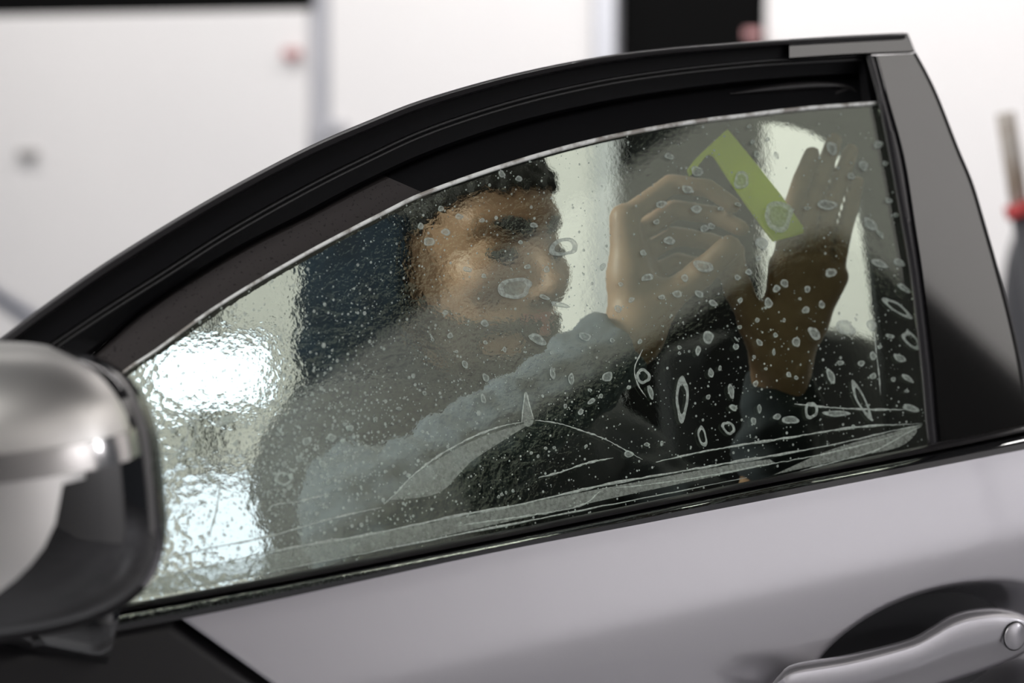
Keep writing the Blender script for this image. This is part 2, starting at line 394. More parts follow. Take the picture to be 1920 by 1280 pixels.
# top rear corner: roof rail end, pillar cover, run channel
PIL_R = [(1713, 100), (1735, 140), (1757, 187), (1793, 279), (1820, 344), (1843, 420), (1866, 500), (1891, 594), (1912, 690), (1930, 800)]
PIL_L = [(1644, 104), (1655, 145), (1665, 184), (1695, 295), (1715, 420), (1730, 519), (1747, 656), (1755, 740), (1759, 790), (1763, 828)]
CHN_L = [(1625, 104), (1636, 145), (1648, 190), (1669, 295), (1692, 420), (1709, 519), (1725, 656), (1733, 740), (1737, 790), (1742, 833)]
strip('pillar_cover', PIL_L, PIL_R, [(0, -.03), (0, .000), (.01, .0025), (.5, .0026), (.98, .0025), (1.0, -.004), (1.0, -.03)], 'pillar', car, auto=25)
strip('run_channel', CHN_L, PIL_L, [(0, -.03), (0, -.002), (.12, .001), (.45, .0025), (.8, .001), (.95, -.003), (.98, -.03)], 'chan', car)
tube('channel_lip', [W(x, y, .0005) for x, y in curve(CHN_L, 60)], 0.0011, 'bead', car)
tube('pillar_edge', [W(x, y, -.003) for x, y in curve(PIL_R, 60)], 0.0022, 'satin', car)
strip('rail_end', [(1480, 73), (1600, 66), (1697, 62), (1702, 68)], [(1480, 112), (1600, 104), (1700, 100), (1716, 97)], [(0, -.03), (0, .003), (.06, .005), (.9, .0045), (1, .0005), (1, -.03)], 'pillar', car, n=24, auto=20)
# rubber block at the rear top corner of the opening
strip('corner_seal', [(1608, 108), (1612, 150), (1617, 197)], [(1630, 103), (1640, 150), (1650, 195)], [(0, -.04), (0, -.014), (.5, -.006), (1, -.01), (1, -.04)], 'black', car, n=12)

# glass slab in its own frame so that the wet film texture runs along the pane
GL_BOT = [(70, 1166), (240, 1134), (530, 1081), (900, 1008), (1150, 957), (1400, 906), (1600, 864), (1745, 834)]
GR = [(1648, 194), (1669, 295), (1692, 420), (1709, 519), (1725, 656), (1733, 740), (1745, 834)]
outline = curve(GTOP, 60) + curve(GR, 14)[1:] + curve(GL_BOT, 12)[::-1][1:]
uX = BD; vY = N.cross(uX).normalized()
if vY.z < 0: vY = -vY
nZ = uX.cross(vY)
GM = Matrix(((uX.x, vY.x, nZ.x, AIM.x), (uX.y, vY.y, nZ.y, AIM.y), (uX.z, vY.z, nZ.z, AIM.z), (0, 0, 0, 1)))
GI = GM.inverted()
fr = [GI @ W(x, y, -0.004) for x, y in outline]; bk = [GI @ W(x, y, -0.008) for x, y in outline]
# keep the two faces parallel: back = front pushed straight through
sgn = 1 if nZ.dot(N) > 0 else -1
bk = [f - Vector((0, 0, 0.004 * sgn)) for f in fr]
n_ = len(fr)
me = bpy.data.meshes.new('window_glass')
me.from_pydata([tuple(v) for v in fr + bk], [], [tuple(range(n_)), tuple(range(2 * n_ - 1, n_ - 1, -1))] + [(i, (i + 1) % n_, n_ + (i + 1) % n_, n_ + i) for i in range(n_)])
glass = link('window_glass', me, ['glass', 'glass_wet'], car, smooth=False, mw=GM)
bm = bmesh.new(); bm.from_mesh(me); bmesh.ops.recalc_face_normals(bm, faces=bm.faces); bm.faces.ensure_lookup_table(); bm.to_mesh(me); bm.free()
me.polygons[1].material_index = 1
glass['label'] = 'pale green wet side window pane lowered a little'
tube('glass_edge', [W(x, y - 1, -.004) for x, y in curve(GTOP, 90)], [0.0011 + 0.0009 * (0.5 - 0.5 * math.cos(math.pi * min(1, i / 60))) for i in range(90)], 'glass_edge', glass)

# belt moulding
BT = [(60, 1168), (245, 1131), (530, 1078), (900, 1004), (1400, 903), (1761, 830), (1990, 783)]
BM = [(60, 1183), (245, 1146), (530, 1093), (900, 1019), (1400, 917), (1761, 846), (1990, 797)]
BB = [(60, 1212), (245, 1178), (480, 1132), (900, 1041), (1234, 976), (1610, 903), (1990, 829)]
strip('belt_seal', BT, BM, [(0, -.02), (0, .003), (.3, .008), (.8, .010), (1, .006), (1, -.02)], 'satin', car)
strip('belt_moulding', BM, BB, [(0, -.02), (0, .004), (.15, .012), (.6, .018), (1, .016), (1, -.02)], 'gloss_black', car)

# door skin: height field on the skin plane with shoulder, crease and handle bowl
hc = S(1735, 1232)
e_h = (S(1900, 1185) - S(1500, 1292)).normalized(); f_h = e_h.cross(SN).normalized()
skin0 = S(900, 1041) ; SV_ = SV
def skin_out(p):                                        # bulge of the skin at plane point p
    t = (p - skin0).dot(SV_)                            # metres below the moulding
    tc_ = 0.070
    a = 0.22 * min(max(t, -0.02), tc_)
    sm = 0.012
    # soft corner at the crease
    g = 0.5 * (t + tc_ - math.sqrt((t - tc_) ** 2 + sm * sm))
    o = 0.22 * g - 0.02 * max(0, t - tc_) - 0.16 * max(0, t - tc_) ** 2
    dx, dz = (p - hc).dot(e_h), (p - hc).dot(f_h)
    rr = math.sqrt((dx / 0.135) ** 2 + (dz / 0.060) ** 2)
    q = min(1, max(0, (1.10 - rr) / 0.42)); q = q * q * (3 - 2 * q)
    return o + 0.012 - 0.056 * q
V, F = [], []
nx, nz_ = 330, 200
s0, s1 = -0.62, 0.66
def belt_s(i): return s0 + (s1 - s0) * i / nx
FE0, FE1 = S(338, 1160), S(505, 1283)                   # skin's front edge, cut along the slanting dark reflection
fd = (FE1 - FE0)
for j in range(nz_ + 1):
    t = 0.62 * (j / nz_) ** 1.35 - 0.008
    # front edge position along BD at this t
    for i in range(nx + 1):
        tt = t
        k = (tt - (FE0 - skin0).dot(SV_)) / fd.dot(SV_)
        sf = (FE0 + fd * k - skin0).dot(BD)
        sf = min(sf, (FE0 - skin0).dot(BD) + 0.20)
        s = sf + (s1 - sf) * i / nx
        p = skin0 + BD * s + SV_ * tt
        V.append(p + SN * skin_out(p))
for j in range(nz_):
    for i in range(nx):
        a = j * (nx + 1) + i
        F.append((a, a + 1, a + nx + 2, a + nx + 1))
o = mesh('door_skin', V, F, 'paint', car)
md = o.modifiers.new('thick', 'SOLIDIFY'); md.thickness = 0.004; md.offset = -1
# make sure the outside faces the street side
if sum(p.normal.dot(SN) for p in list(o.data.polygons)[:50]) < 0: o.data.flip_normals()
# dark reflection below the mirror, shaped as a black panel
V, F = [], []
for j in range(31):
    t = 0.62 * j / 30 - 0.01
    k = (t - (FE0 - skin0).dot(SV_)) / fd.dot(SV_)
    sf = min((FE0 + fd * k - skin0).dot(BD), (FE0 - skin0).dot(BD) + 0.20) + 0.006
    for i in range(25):
        s = sf - 0.6 * i / 24
        p = skin0 + BD * s + SV_ * t
        V.append(p + SN * (skin_out(p) - 0.010 - 0.05 * (i / 24) ** 2))
for j in range(30):
    for i in range(24):
        a = j * 25 + i; F.append((a, a + 1, a + 26, a + 25))
o = mesh('dark_reflection', V, F, 'satin', car); md = o.modifiers.new('thick', 'SOLIDIFY'); md.thickness = 0.004
o['label'] = 'black panel standing for the dark reflection under the mirror'
# inner door shell so that the door has its depth
V = []
for off in (-0.02, -0.075):
    for (s, t) in ((-0.22, 0.02), (0.62, 0.02), (0.62, 0.60), (-0.05, 0.60)):
        V.append(skin0 + BD * s + SV_ * t + SN * off)
mesh('door_lining', V, [(0, 1, 2, 3), (4, 5, 6, 7), (0, 1, 5, 4), (1, 2, 6, 5), (2, 3, 7, 6), (3, 0, 4, 7)], 'darkgrey', car, smooth=False)

# handle
HT = [(1440, 1290), (1462, 1262), (1490, 1243), (1590, 1225), (1700, 1197), (1742, 1176), (1780, 1153), (1820, 1141), (1874, 1138), (1925, 1152), (1960, 1185)]
HB = [(1440, 1310), (1475, 1330), (1520, 1345), (1610, 1330), (1700, 1303), (1745, 1290), (1785, 1277), (1825, 1264), (1874, 1246), (1925, 1222), (1960, 1195)]
def So(px, py, off): return S(px, py, off)
hdl = strip('door_handle', HT, HB, [(0.02, .020), (0, .040), (.02, .050), (.10, .058), (.20, .0605), (.5, .060), (.62, .058), (.90, .045), (1, .036), (.97, .020)], 'paint', car, fn=So, n=60, auto=60)
kc = S(1903, 1192, 0.0612)
bm = bmesh.new()
for rr, h in ((0.0115, 0),):
    pass
bm.free()
V, F = [], []
for r_, h in ((0.0113, -.004), (0.0113, .0006), (0.0106, .0012), (0.0, .0014)):
    for k in range(32):
        q = 2 * math.pi * k / 32
        V.append(kc + BD * (r_ * math.cos(q)) + SV * (r_ * math.sin(q)) + SN * h)
for i in range(3):
    for k in range(32): F.append((i * 32 + k, i * 32 + (k + 1) % 32, (i + 1) * 32 + (k + 1) % 32, (i + 1) * 32 + k))
mesh('lock_cap', V, F, 'paint', hdl)
tube('cap_gap', [kc + BD * (.0118 * math.cos(q)) + SV * (.0118 * math.sin(q)) - SN * .0002 for q in [2 * math.pi * k / 40 for k in range(41)]], 0.0005, 'black', hdl, seg=6)
# ------------------------------------------------------------------ door mirror
MO = 0.17
def Mv(px, py, off=MO): return hit(px, py, AIM + Vector((0, -1, 0)) * off, Vector((0, -1, 0)))
mc = Mv(-50, 928)
mx = (Mv(300, 860) - Mv(-50, 928)).normalized()
mx = (BD * 0.94 + Vector((0, -0.15, 0))).normalized()
my = Vector((0, 1, 0)); my = (my - mx * my.dot(mx)).normalized(); mz = mx.cross(my)
if mz.z < 0: mz = -mz
sc_m = (mc - EYE).length / FPX
mrr = empty('side_mirror', mc); mrr.parent = car; mrr.matrix_parent_inverse = world_full(car).inverted()
mrr['label'] = 'door mirror with silver cap over black housing'
def sgp(v, e): return math.copysign(abs(v) ** e, v)
def shell(name, lat0, lat1, ax_, ay_, az_, m, e1=0.62, e2=0.75, dx=0, dz=0, nlat=30, nlon=72, lon0=0, lon1=360, shear=0.0, parent=mrr, dy=0, diag=0):
    V, F = [], []
    for i in range(nlat + 1):
        for k in range(nlon + 1):
            lo = rad(lon0 + (lon1 - lon0) * k / nlon)
            l0 = lat0 + diag * min(1, max(0, (math.cos(lo) + .35) / .85))
            la = rad(l0 + (lat1 - l0) * i / nlat)
            x = ax_ * sgp(math.cos(la), e1) * sgp(math.cos(lo), e2); y = ay_ * sgp(math.cos(la), e1) * sgp(math.sin(lo), e2)
            z = az_ * sgp(math.sin(la), e1)
            V.append(mc + mx * (x + dx) + my * (y + dy) + mz * (z + dz + shear * x))
    for i in range(nlat):
        for k in range(nlon): F.append((i * (nlon + 1) + k, i * (nlon + 1) + k + 1, (i + 1) * (nlon + 1) + k + 1, (i + 1) * (nlon + 1) + k))
    o = mesh(name, V, F, m, parent)
    bm = bmesh.new(); bm.from_mesh(o.data); bmesh.ops.remove_doubles(bm, verts=bm.verts, dist=1e-5); bmesh.ops.recalc_face_normals(bm, faces=bm.faces); bm.to_mesh(o.data); bm.free()
    o.data.polygons.foreach_set('use_smooth', [True] * len(o.data.polygons))
    return o
aW, aH = 345 * sc_m, 264 * sc_m
shell('mirror_housing', -90, 90, aW, 0.075, aH, 'gloss_black', shear=-0.02)
shell('mirror_cap', 14, 90, aW * 0.955, 0.096, aH * 1.03, 'silver', dx=-0.008, shear=-0.02)
shell('mirror_trim_strip', 6, 15, aW * 0.965, 0.100, aH, 'chrome', dx=-0.008, shear=-0.02, nlat=8)
o = shell('lower_reflection', -44, 6, aW * 0.90, 0.088, aH * 0.99, 'silver', dx=-0.02, shear=-0.02, diag=47); o['label'] = 'silver shell standing for the bright reflection low on the mirror'  # ceiling's reflection built as a silver shell, ending on a diagonal
# rear-facing mirror glass and arm to the door
gc = mc + mx * (aW * 0.2) + my * 0.072
shell('mirror_glass', -90, 90, aW * 0.86, 0.01, aH * 0.84, 'mirror', dy=0.068)
ar = [mc + my * 0.03 - mz * aH * 0.75, mc + my * 0.12 - mz * aH * 0.95, W(215, 1165, .012) - Z * .0]
tube('mirror_arm', curve([tuple(p) for p in ar], 14), [0.03] * 14, 'gloss_black', mrr, seg=14)

# ------------------------------------------------------------------ water on the glass
DROPS = """965,540,34,19,0,r 1057,463,27,17,0,o 1460,405,29,27,0,r 1390,338,15,16,0,r 1682,577,30,9,34,o 1709,638,24,10,46,o 1279,747,12,42,4,o 1317,818,8,20,-18,o 1615,750,9,38,-28,o 1366,802,10,15,-35,o
1289,355,10,8,20,s 1307,321,11,10,0,r 1306,392,11,7,10,s 1240,383,10,7,0,s 1255,451,10,8,0,s 1206,474,6,6,0,s 1231,416,6,5,0,s 1321,428,8,7,0,s 1334,424,7,6,0,s 1319,499,18,11,10,s 1214,520,11,7,-20,s
1284,521,7,7,0,s 1164,533,5,4,0,s 1159,579,7,7,0,s 1184,562,6,5,-30,s 1241,557,6,5,0,s 1270,551,10,6,10,s 1311,551,9,6,20,s 1337,568,8,6,30,s 1429,456,12,11,0,s 1422,484,5,5,0,s 1404,510,6,6,0,s 1383,520,6,5,0,s
1456,541,7,7,0,s 1471,531,8,7,20,r 1441,568,8,9,-30,r 1388,563,5,5,0,s 1514,542,6,6,0,s 1511,581,7,7,40,s 1541,571,6,7,0,s 1558,511,10,9,0,s 1527,625,9,14,-30,s 1493,641,7,10,-20,r 1585,614,18,14,20,s 1634,610,10,10,0,s
1424,642,5,7,-30,r 1454,628,4,5,0,r 1420,600,4,5,-20,s 1387,613,4,4,0,s 1328,632,11,11,0,r 1309,657,5,9,0,s 1274,651,4,4,0,s 1097,631,11,8,10,r 1148,638,5,4,0,s 1551,384,17,10,5,r 1619,310,10,8,40,s 1596,330,7,6,0,s
1560,278,10,12,-10,s 1632,420,15,9,35,s 1650,438,12,3,50,s 1649,494,15,7,22,s 1647,271,8,8,40,s 1660,306,6,4,30,s 1667,376,7,5,30,s 1680,403,5,4,0,s 1686,492,12,6,30,s 1669,630,8,4,15,s 1255,293,9,6,10,s 1411,266,4,4,0,s
1440,261,4,4,0,s 1419,289,5,7,-20,s 1456,291,4,7,-20,s 1384,383,6,4,20,s 1351,391,5,4,0,s 1514,390,7,3,0,s 1405,237,4,3,0,s 941,326,7,6,30,s 973,335,7,5,30,s 827,391,6,5,40,r 789,424,6,6,40,s 805,453,10,9,0,r
836,435,8,7,20,s 861,406,7,6,0,s 904,413,6,4,0,s 1001,422,7,5,20,s 976,454,4,4,0,s 989,500,6,5,0,s 1025,505,6,6,0,s 876,505,8,5,20,s 907,517,5,4,0,s 835,586,5,5,0,s 909,606,7,7,20,s 844,629,5,6,0,s 811,636,3,4,0,s
946,655,4,5,0,s 872,683,5,8,-15,r 911,708,6,8,-20,s 1008,636,19,8,24,s 1071,710,6,10,0,r 910,642,4,4,0,s 856,659,3,3,0,s 1035,661,4,4,0,s 1021,557,11,4,25,s 1050,571,17,5,14,s 906,747,5,9,-15,s 1036,700,5,11,-8,s
1139,706,9,10,20,r 1179,726,4,4,0,s 1089,772,5,6,0,s 1109,752,9,4,-38,s 1127,742,4,4,0,s 1060,761,3,5,0,s 1106,731,4,3,0,s 1206,705,12,16,-15,o 1220,735,5,13,-20,s 1274,662,3,3,0,s 1333,699,5,9,0,r 1371,733,6,13,-12,r
1328,744,4,5,0,s 1375,764,9,5,30,s 1213,833,5,4,0,s 1241,831,3,5,0,r 1179,851,8,7,0,r 1023,840,3,3,0,s 1039,839,3,3,0,s 996,849,3,3,0,s 1009,855,3,3,0,s 1099,836,3,3,0,s 962,920,3,3,0,s 941,927,3,3,0,s 935,931,3,3,0,s
949,923,2,3,0,s 1451,660,3,6,0,s 1687,671,13,6,32,r 1702,709,12,5,36,s 1675,711,4,5,0,s 1700,733,4,3,0,s 1558,705,7,14,-25,r 1479,702,4,6,-20,s 1493,708,4,4,0,s 1417,719,5,6,0,s 1436,691,3,3,0,s 1576,680,6,5,0,s
1615,681,6,6,0,s 1637,705,6,6,0,s 1521,769,12,17,-10,o 1482,787,15,8,0,r 1457,781,7,6,0,s 1424,766,4,8,0,r 1413,789,5,7,0,s 1708,765,17,6,12,s 1568,775,24,6,2,s 1380,650,5,6,0,r 1414,669,3,4,0,s 1637,667,6,8,0,s
511,755,6,6,0,s 422,789,20,9,-28,s 796,737,4,4,0,s 748,766,5,4,0,s 704,785,4,4,0,s 622,820,8,8,0,s 575,827,9,8,0,s 656,802,7,6,0,s 561,860,6,7,0,s 605,870,8,6,40,s 532,897,18,13,20,o 615,904,4,4,0,s
1130,500,5,8,20,s 330,815,38,42,0,t 1695,540,14,5,40,s 1600,800,4,4,0,s 1650,650,4,4,0,s 1200,640,4,5,0,s 1350,690,3,5,0,s 1500,560,3,3,0,s 1470,600,3,4,0,s""".split()
def blob(px, py, rx, ry, ang, kind, name='water_spot'):
    n = 32; ph = [rng.random() * 6.28 for _ in range(3)]; am = [0.10, 0.06, 0.04]
    q0 = rad(ang); V = []; lv = {'s': [(1.0, 0), (0.86, .0005), (0.55, .0006)], 'r': [(1.0, 0), (0.93, .0006), (0.74, .0006), (0.66, .0002)], 'o': [(1.0, 0), (0.9, .0005), (0.72, .0004), (0.62, .0001)], 't': [(1.0, 0), (0.97, .0004), (0.92, .0004), (0.89, .0001)]}[kind]
    for f, h in lv:
        for k in range(n):
            a = 2 * math.pi * k / n
            r_ = 1 + sum(am[j] * math.sin((j + 2) * a + ph[j]) for j in range(3))
            r_ *= (1 + 0.015 * math.sin(7 * a + ph[0]))
            x, y = rx * f * r_ * math.cos(a), ry * f * r_ * math.sin(a)
            V.append(W(px + x * math.cos(q0) - y * math.sin(q0), py + x * math.sin(q0) + y * math.cos(q0), -.0036 + h))
    F, mi = [], []
    for i in range(len(lv) - 1):
        for k in range(n): F.append((i * n + k, i * n + (k + 1) % n, (i + 1) * n + (k + 1) % n, (i + 1) * n + k)); mi.append(0)
    if kind not in 'to': F.append(tuple((len(lv) - 1) * n + k for k in range(n))); mi.append(1)
    return V, F, mi
# which side of the pane a point lies on
def in_glass(px, py):
    c = False; P_ = outline; j = len(P_) - 1
    for i in range(len(P_)):
        if (P_[i][1] > py) != (P_[j][1] > py) and px < (P_[j][0] - P_[i][0]) * (py - P_[i][1]) / (P_[j][1] - P_[i][1]) + P_[i][0]: c = not c
        j = i
    return c
for d in DROPS:
    f = d.split(','); a = [float(v) for v in f[:5]]
    V, F, mi = blob(*a, f[5])
    o = mesh('water_spot', V, F, ['spot', 'spot_in'], glass)
    if len(mi) == len(o.data.polygons): o.data.polygons.foreach_set('material_index', mi)
# fine droplets nobody could count
V, F, base = [], [], 0
for it in range(6500):
    px, py = (rng.uniform(250, 1740), rng.uniform(200, 1120)) if it < 5200 else (rng.gauss(560, 130), rng.gauss(830, 110))
    right = px > 1150 and py > 560
    if not right and px > 1100 and py < 560 and rng.random() < .7: continue
    if not in_glass(px, py - 4) or not in_glass(px, py + 4): continue
    s = abs(rng.gauss(0, .8)) + (.45 if right else .55)
    if px < 520 or it >= 5200: s *= 1.6
    n = 6
    for f, h in ((1, 0), (.5, .0003)):
        for k in range(n):
            a = 2 * math.pi * k / n; V.append(W(px + s * f * math.cos(a), py + 1.2 * s * f * math.sin(a), -.0036 + h))
    for k in range(n): F.append((base + k, base + (k + 1) % n, base + n + (k + 1) % n, base + n + k))
    F.append(tuple(base + n + k for k in range(n))); base += 2 * n
o = mesh('fine_droplets', V, F, 'spot', glass); o['kind'] = 'stuff'
# edges of the loose film: thin beads of water
LINES = [
 ([(720, 945), (745, 922), (772, 893), (820, 856), (880, 822), (940, 799), (980, 791)], 1.7),
 ([(978, 792), (981, 762), (986, 735), (993, 760), (1001, 786)], 1.4),
 ([(1003, 787), (1050, 794), (1090, 807), (1130, 821), (1170, 842), (1205, 861)], 1.3),
 ([(1010, 895), (1050, 885), (1100, 868), (1150, 858)], 1.7),
 ([(1230, 866), (1300, 850), (1360, 839), (1407, 831), (1485, 819), (1610, 800), (1729, 794)], 2.0),
 ([(300, 1078), (364, 1067), (530, 1030), (695, 1001), (860, 966), (958, 949), (1040, 930), (1113, 913), (1197, 897), (1400, 862), (1548, 836), (1672, 808), (1729, 796)], 2.2),
 ([(300, 1052), (364, 1034), (505, 1005), (592, 980), (654, 964), (716, 951)], 1.5),
 ([(860, 985), (980, 968), (1050, 957), (1095, 945), (1120, 925), (1130, 915)], 1.6),
 ([(1130, 915), (1200, 910), (1320, 893), (1420, 874), (1540, 852), (1660, 822), (1725, 800)], 1.3),
 ([(262, 1121), (530, 1067), (900, 994), (1200, 935), (1400, 895)], 1.6),
 ([(1500, 883), (1580, 862), (1640, 845), (1700, 812), (1727, 799)], 1.6),
 ([(1640, 622), (1643, 660), (1648, 700), (1651, 740)], 1.2),
 ([(1490, 757), (1560, 764), (1620, 767), (1700, 768)], 1.8),
 ([(400, 930), (412, 905), (405, 960), (390, 1010)], 1.6),
 ([(1205, 655), (1190, 690), (1196, 720), (1212, 745)], 1.2),
 ([(500, 960), (515, 946), (560, 940), (620, 925)], 1.4),
 ([(290, 905), (310, 870), (330, 850), (352, 815), (345, 785)], 2.0),
]
for pts, r in LINES:
    c = curve(pts, max(12, int(len(pts) * 12)))
    kk = len(c); rr = [r * 0.00042 * (0.55 + 0.9 * abs(math.sin(i * 0.37 + pts[0][0]) * math.sin(i * 0.11 + 1))) * min(1, 0.3 + 4 * min(i, kk - 1 - i) / kk) for i in range(kk)]
    tube('film_edge', [W(x, y + rng.gauss(0, .35), -.0034) for x, y in c], rr, 'filmline', glass, seg=6, flat=.6)
# lifted film: milky folds
FOLDS = [[(728, 938), (770, 897), (830, 856), (900, 820), (978, 795), (1000, 790), (960, 815), (890, 860), (868, 880), (820, 925)],
         [(979, 790), (986, 737), (1000, 786), (990, 800)],
         [(300, 1082), (530, 1034), (860, 970), (1100, 921), (1400, 866), (1480, 862), (1380, 884), (1100, 944), (860, 998), (530, 1066), (262, 1118)],
         [(1450, 890), (1560, 842), (1672, 811), (1722, 799), (1690, 836), (1600, 856)]]
for f_ in FOLDS:
    c = curve(f_ + [f_[0]], 40)[:-1]
    o = prism('film_fold', [W(x, y, -.0035) for x, y in c], N, .0002, 'filmthin', glass)

# ------------------------------------------------------------------ signed-distance modelling for the person
class Field:
    def __init__(s, lo, hi, h):
        s.h = h; s.lo = np.array(lo, float); s.n = tuple(np.ceil((np.array(hi) - s.lo) / h).astype(int) + 1)
        s.D = np.full(s.n, 1.0, np.float32)
    def sub(s, lo, hi):
        a = np.maximum(0, np.floor((np.array(lo) - s.lo) / s.h).astype(int)); b = np.minimum(s.n, np.ceil((np.array(hi) - s.lo) / s.h).astype(int) + 1)
        sl = tuple(slice(i, j) for i, j in zip(a, b))
        g = np.meshgrid(*[(s.lo[k] + s.h * np.arange(a[k], b[k])).astype(np.float32) for k in range(3)], indexing='ij')
        return sl, g
    def comb(s, sl, d, k, op):
        e = s.D[sl]
        if op == 'add':
            if k > 0:
                t = np.clip(0.5 + 0.5 * (e - d) / k, 0, 1); r = e + (d - e) * t - k * t * (1 - t); r = np.where(e > .9, d, r)
            else: r = np.minimum(e, d)
        elif op == 'cut':
            t = np.clip(0.5 - 0.5 * (e + d) / max(k, 1e-6), 0, 1); r = e + (-d - e) * t + k * t * (1 - t)
        s.D[sl] = r
    def cap(s, a, b, ra, rb=None, k=0.01, op='add', sq=1.0):
        a, b = np.array(a, float), np.array(b, float); rb = ra if rb is None else rb; m = max(ra, rb) + k + 2 * s.h
        sl, g = s.sub(np.minimum(a, b) - m, np.maximum(a, b) + m)
        ab = b - a; L2 = max((ab ** 2).sum(), 1e-12)
        t = np.clip(sum((g[i] - a[i]) * ab[i] for i in range(3)) / L2, 0, 1)
        d = np.sqrt(sum((g[i] - a[i] - t * ab[i]) ** 2 for i in range(3))) - (ra + (rb - ra) * t)
        s.comb(sl, d, k, op)
    def ell(s, c, r, rot=None, k=0.01, op='add'):
        c = np.array(c, float); r = np.array(r, float); m = r.max() + k + 2 * s.h
        sl, g = s.sub(c - m, c + m); q = [g[i] - c[i] for i in range(3)]
        if rot is not None: q = [sum(rot[j][i] * q[j] for j in range(3)) for i in range(3)]   # rows->local axes
        k0 = np.sqrt(sum((q[i] / r[i]) ** 2 for i in range(3))); k1 = np.sqrt(sum((q[i] / r[i] ** 2) ** 2 for i in range(3)))
        s.comb(sl, k0 * (k0 - 1) / np.maximum(k1, 1e-6), k, op)
    def mesh(s):
        D_, h = s.D, s.h; neg = D_ < 0
        c = neg[:-1, :-1, :-1].astype(np.int8)
        for dx in (0, 1):
            for dy in (0, 1):
                for dz in (0, 1):
                    if dx + dy + dz: c = c + neg[dx:D_.shape[0] - 1 + dx, dy:D_.shape[1] - 1 + dy, dz:D_.shape[2] - 1 + dz]
        mixed = (c > 0) & (c < 8); I = np.argwhere(mixed); idx = np.full(c.shape, -1, np.int64); idx[mixed] = np.arange(len(I))
        acc = np.zeros((len(I), 3)); cnt = np.zeros(len(I)); cn = [(x, y, z) for x in (0, 1) for y in (0, 1) for z in (0, 1)]
        val = {q: D_[I[:, 0] + q[0], I[:, 1] + q[1], I[:, 2] + q[2]] for q in cn}
        for q in cn:
            for ax in range(3):
                if q[ax] == 0:
                    q2 = list(q); q2[ax] = 1; v0, v1 = val[q], val[tuple(q2)]; mk = (v0 < 0) != (v1 < 0)
                    t = np.where(mk, v0 / np.where(np.abs(v0 - v1) < 1e-9, 1e-9, v0 - v1), 0)
                    p = np.tile(np.array(q, float), (len(I), 1)); p[:, ax] += t
                    acc += p * mk[:, None]; cnt += mk
        V = s.lo + h * (I + acc / cnt[:, None]); Q = []
        for ax in range(3):
            a1, a2 = [(1, 2), (2, 0), (0, 1)][ax]; sl0 = [slice(None)] * 3; sl1 = [slice(None)] * 3
            sl0[ax] = slice(0, -1); sl1[ax] = slice(1, None)
            ch = neg[tuple(sl0)] != neg[tuple(sl1)]; E = np.argwhere(ch)
            ok = (E[:, a1] > 0) & (E[:, a2] > 0) & (E[:, a1] < D_.shape[a1] - 1) & (E[:, a2] < D_.shape[a2] - 1); E = E[ok]
            def at(o1, o2):
                e = E.copy(); e[:, a1] -= o1; e[:, a2] -= o2; return idx[e[:, 0], e[:, 1], e[:, 2]]
            q = np.stack([at(1, 1), at(0, 1), at(0, 0), at(1, 0)], 1)
            fl = ~neg[E[:, 0], E[:, 1], E[:, 2]]; q[fl] = q[fl][:, ::-1]; Q.append(q)
        Q = np.concatenate(Q); E = np.concatenate([Q[:, [0, 1]], Q[:, [1, 2]], Q[:, [2, 3]], Q[:, [3, 0]]]); n = len(V)
        deg = np.bincount(E[:, 0], minlength=n) + np.bincount(E[:, 1], minlength=n)
        for lam in (.55, -.5, .55, -.5, .55):                      # smoothing that keeps the volume
            S_ = np.stack([np.bincount(E[:, 0], V[E[:, 1], k], n) + np.bincount(E[:, 1], V[E[:, 0], k], n) for k in range(3)], 1)
            V = V + lam * (S_ / deg[:, None] - V)
        return V, Q
def sdf_obj(name, fld, mats, parent, idxfn=None):
    V, Q = fld.mesh(); me = bpy.data.meshes.new(name)
    me.vertices.add(len(V)); me.vertices.foreach_set('co', V.astype(np.float32).ravel())
    me.loops.add(len(Q) * 4); me.loops.foreach_set('vertex_index', Q.astype(np.int32).ravel())
    me.polygons.add(len(Q)); me.polygons.foreach_set('loop_start', np.arange(0, len(Q) * 4, 4, dtype=np.int32))
    me.update(calc_edges=True); me.validate()
    o = link(name, me, mats, parent)
    if idxfn is not None:
        C = V[Q].mean(axis=1); me.polygons.foreach_set('material_index', idxfn(C).astype(np.int32))
    return o

# joints
def J(px, py, d): return np.array(W(px, py, -d))
HS = 1.0
fy = rad(47)
Dh = HDIR
F_ = (Vector((R.x, R.y, 0)) * math.sin(fy) - Dh * math.cos(fy)).normalized()
pt_ = rad(3)
FX = (F_ * math.cos(pt_) + Z * math.sin(pt_)).normalized()      # face forward
FL = Z.cross(F_).normalized()                                    # his left
FU = FX.cross(FL).normalized()
nas = Vector(J(1008, 456, 0.25))
HO = nas - FX * (0.088 * HS)
def HL(x, y, z): return np.array(HO + FX * (x * HS) + FL * (y * HS) + FU * (z * HS))
HR = [list(FX), list(FL), list(FU)]
HRn = np.array(HR).T                                             # columns = local axes
def toloc(C): return ((C - np.array(HO)) @ HRn) / HS
class Rot:  # q_local_i = sum_j rot[j][i] q_j  -> rot[j][i] = axis_i[j]
    pass
ROT = [[HR[i][j] for i in range(3)] for j in range(3)]
r_sh, l_sh = J(668, 905, 0.36), J(1030, 870, 0.52)
r_el, r_wr = J(690, 1000, 0.13), J(1185, 632, 0.075)
l_el, l_wr = J(1455, 1060, 0.22), J(1462, 690, 0.075)
chest = (r_sh + l_sh) / 2
pel = np.array([chest[0] - 0.10, chest[1] + 0.06, 0.56])
fh = np.array(F_); side = np.array(Vector((-F_.y, F_.x, 0)))     # his left, horizontal
hipR, hipL = pel - side * 0.09, pel + side * 0.09
kneeR = hipR + np.array([0.40, 0.05, -0.05]); kneeL = hipL + np.array([0.34, 0.22, -0.04])
